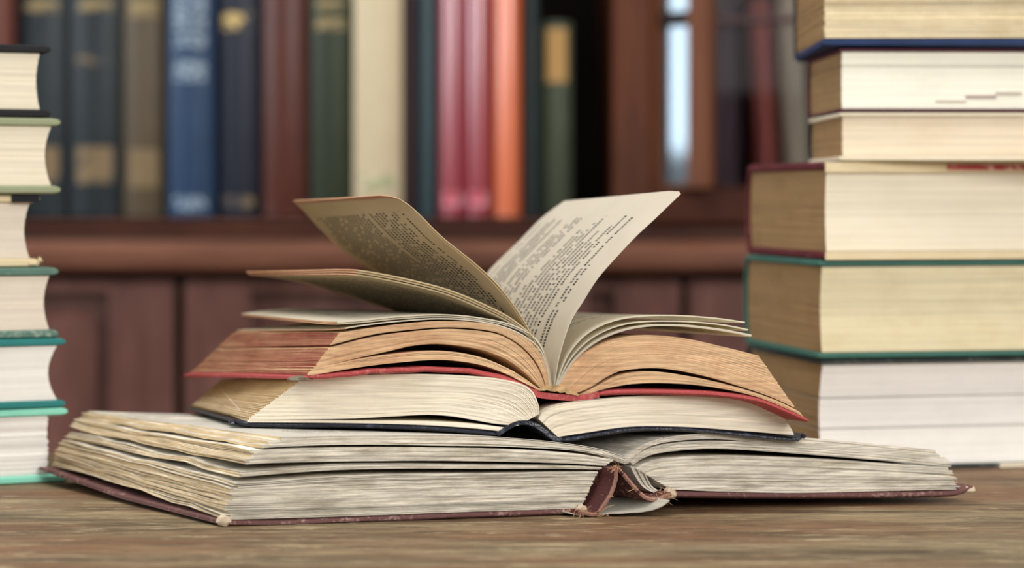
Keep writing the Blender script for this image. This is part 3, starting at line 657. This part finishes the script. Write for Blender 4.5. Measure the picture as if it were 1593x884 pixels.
mb = MB(); lump(mb, P(466, 589, YT+.003), .0065, .006, .0013, 6, .5); mb.build('torn_corner', cloth('torn grey board', (132, 120, 100), (100, 86, 70), 700), rb)
RT, RF = PW['red_tail'], PW['red_fore']
def rblock(bo, to, cb, ct, n, seed, end=1, m=32, **kw):
    mb = MB(); bN = resample(pr_(bo), m); tN = resample(pr_(to), m)
    bF = curveF(bN, DR, cb); tF = curveF(tN, DR, ct)
    bundle(mb, bN, tN, bF, tF, n, m, kw.get('fill', .96), .0003, .0004, .0005, 6, 0, end, seed=seed, tj=.08, gapp=.12)
    o = mb.build('page_block', [RT, RF], rb); o['kind'] = 'stuff'; return o
rblock([(838, 607), (812, 594), (786, 581), (745, 567), (687, 560), (620, 564), (560, 571), (500, 581), (478, 584)],
       [(840, 606), (815, 588), (790, 573), (745, 555), (687, 546), (629, 549), (560, 558), (505, 570), (484, 575)], P(296, 582, YF), P(300, 577, YF), 5, 51)
rblock([(843, 606), (822, 584), (800, 566), (780, 555), (745, 543), (687, 535), (640, 538), (606, 546), (550, 558), (488, 573)],
       [(850, 606), (838, 575), (822, 552), (800, 533), (770, 519), (700, 512), (640, 516), (580, 524), (512, 541)], P(302, 575, YF), P(335, 545, YF), 24, 52)
rblock([(851, 606), (840, 573), (824, 550), (802, 531), (770, 516), (700, 509), (640, 513), (580, 521), (514, 537)],
       [(857, 606), (850, 570), (840, 548), (810, 520), (770, 506), (700, 500), (640, 503), (580, 510), (528, 518)], P(338, 542, YF), P(362, 518, YF), 13, 53)
DR9 = DR*.95
def rblockR(bo, to, n, seed, m=32):
    mb = MB(); bN = resample(pr_(bo), m); tN = resample(pr_(to), m)
    bundle(mb, bN, tN, farM(bN, DR9), farM(tN, DR9), n, m, .96, .0003, .0003, .0004, 6, 0, 1, seed=seed, tj=.08, gapp=.08)
    o = mb.build('page_block', [RT, RF], rb); o['kind'] = 'stuff'
rblockR([(892, 614), (918, 603), (945, 586), (970, 576), (1030, 573), (1090, 583), (1150, 600), (1200, 617), (1236, 634)],
        [(866, 606), (880, 578), (905, 552), (950, 530), (1000, 522), (1060, 526), (1120, 539), (1180, 554)], 40, 61)
rblockR([(908, 616), (938, 606), (980, 598), (1030, 596), (1100, 601), (1170, 615), (1225, 636), (1250, 648)],
        [(900, 615), (925, 603), (960, 585), (1010, 578), (1079, 587), (1147, 603), (1205, 622), (1242, 640)], 11, 62)
mb = MB(); gN = resample(pr_([(838, 607), (846, 605), (858, 604), (872, 605), (886, 609), (900, 615)]), 16)
slab(mb, gN, farM(gN, DR), lambda i: .0004+.0012*math.sin(math.pi*i/15), TF, wob=lambda u, d: Vector((0, -.0008, .0010*noise.noise((u*14, d*30, 7))))); mb.build('glued_gutter', PW['gilt'], rb)
# leaves
def leaf(name, near, far, mat, th=.00016, Yn=YT, Yfar=YF, m=40, yo=0, nrows=9, rc=.10):
    a1 = resample([P(x, y, Yn+yo) for x, y in near], m); b1 = resample([P(x, y, Yfar+yo) for x, y in far], m)
    mb = MB(); tp = [(0, 1), (.03, 1)]+[(k/nrows, 1) for k in range(1, nrows)]+[(.97, 1), (1, 1)]
    # rounded corner at the free near corner
    def wob(u, d):
        if u > 1-rc*.5 and d < rc*.5:
            e = (u-(1-rc*.5))/(rc*.5); f = (rc*.5-d)/(rc*.5)
            return (a1[-3]-a1[-1])*(.5*e*f) 
        return Vector((0, 0, 0))
    slab(mb, a1, b1, th, tp, 0, 1, 1.0, wob); return mb.build(name, [mat, PW['leaf_edge']], rb)
TL = text_page('left raised page print', (226, 210, 176), (34, 28, 22), 32, .14, .90, .09, .93, 0, 2.0, 78, 1.0, edge=(190, 110, 84))
TR = text_page('right raised page print', (240, 232, 216), (34, 30, 30), 30, .12, .86, .13, .95, .6, 21.0, 76, 1.0)
TU = text_page('curled page print', (222, 206, 170), (44, 38, 30), 32, .14, .9, .10, .9, 0, 3.0, 90, .8, edge=(200, 120, 90))
TS = text_page('flat page print', (242, 236, 218), (60, 54, 48), 32, .12, .86, .2, .92, .25, 8.0, 86, .8)
Dn = [(860, 603), (852, 580), (822, 511), (783, 453), (745, 415), (687, 368), (640, 322), (612, 304)]
Df = [(690, 582), (676, 530), (640, 470), (612, 443), (591, 425), (552, 398), (514, 366), (456, 313)]
leaf('raised_page', Dn, Df, TL)
Dn2 = [(859, 603), (850, 580), (820, 513), (781, 456), (743, 418), (685, 370), (638, 323), (609, 303)]
leaf('raised_page', Dn2, [(x-3, y+3) for x, y in Df[:-1]]+[(458, 312)], TL, yo=.001)
En = [(862, 602), (871, 552), (888, 500), (905, 472), (930, 433), (957, 402), (990, 367), (1018, 341), (1046, 314), (1066, 295)]
Ef = [(690, 582), (712, 510), (735, 460), (758, 425), (782, 400), (808, 375), (842, 340), (878, 313)]
leaf('raised_page', En, Ef, TR)
An = [(858, 604), (853, 570), (838, 534), (800, 499), (760, 477), (700, 452), (640, 436), (580, 424), (545, 419)]
Af = [(690, 582), (676, 530), (650, 500), (620, 484), (560, 463), (480, 438), (430, 428), (383, 423)]
for q in range(3):
    leaf('curled_page', [(x-(q*1.2 if i > 3 else 0), y+q*3.6*min(1, i/3)) for i, (x, y) in enumerate(An)], [(x+q*2, y+q*2.2*min(1, i/3)) for i, (x, y) in enumerate(Af)], TU, th=.00035, yo=.0005*q)
Bn = [(857, 605), (850, 562), (836, 530), (800, 507), (740, 494), (687, 490), (620, 493), (560, 499), (514, 502)]
Bf = [(690, 582), (674, 540), (640, 505), (590, 486), (520, 482), (452, 481), (410, 484), (375, 489)]
leaf('flat_page', Bn, Bf, TS, th=.0003); leaf('flat_page', [(x, y+3) for x, y in Bn], [(x+1, y+2) for x, y in Bf], TS, th=.0003, yo=.0006)
Cn = [(857, 606), (850, 568), (837, 540), (800, 515), (750, 501), (687, 496), (620, 500), (560, 507), (527, 513)]
Cf = [(690, 583), (674, 548), (640, 520), (590, 505), (520, 503), (452, 506), (410, 510), (368, 515)]
leaf('flat_page', Cn, Cf, TS, th=.0003)
Fn = [(864, 602), (884, 552), (918, 516), (968, 496), (1040, 491), (1110, 495), (1168, 503)]
Ff = [(692, 582), (715, 535), (760, 503), (830, 490), (885, 488), (925, 489), (955, 493)]
leaf('flat_page', Fn, Ff, TS, th=.0003)
leaf('flat_page', [(865, 603), (888, 558), (924, 524), (975, 504), (1050, 500), (1120, 505), (1173, 515)], [(x+2, y+9) for x, y in Ff], TS, th=.0003)
leaf('flat_page', [(866, 604), (892, 562), (930, 530), (985, 510), (1050, 506), (1120, 513), (1178, 524)], [(x+3, y+16) for x, y in Ff], TS, th=.0005)
for o in bpy.data.objects:
    if '_o' in o: del o['_o']
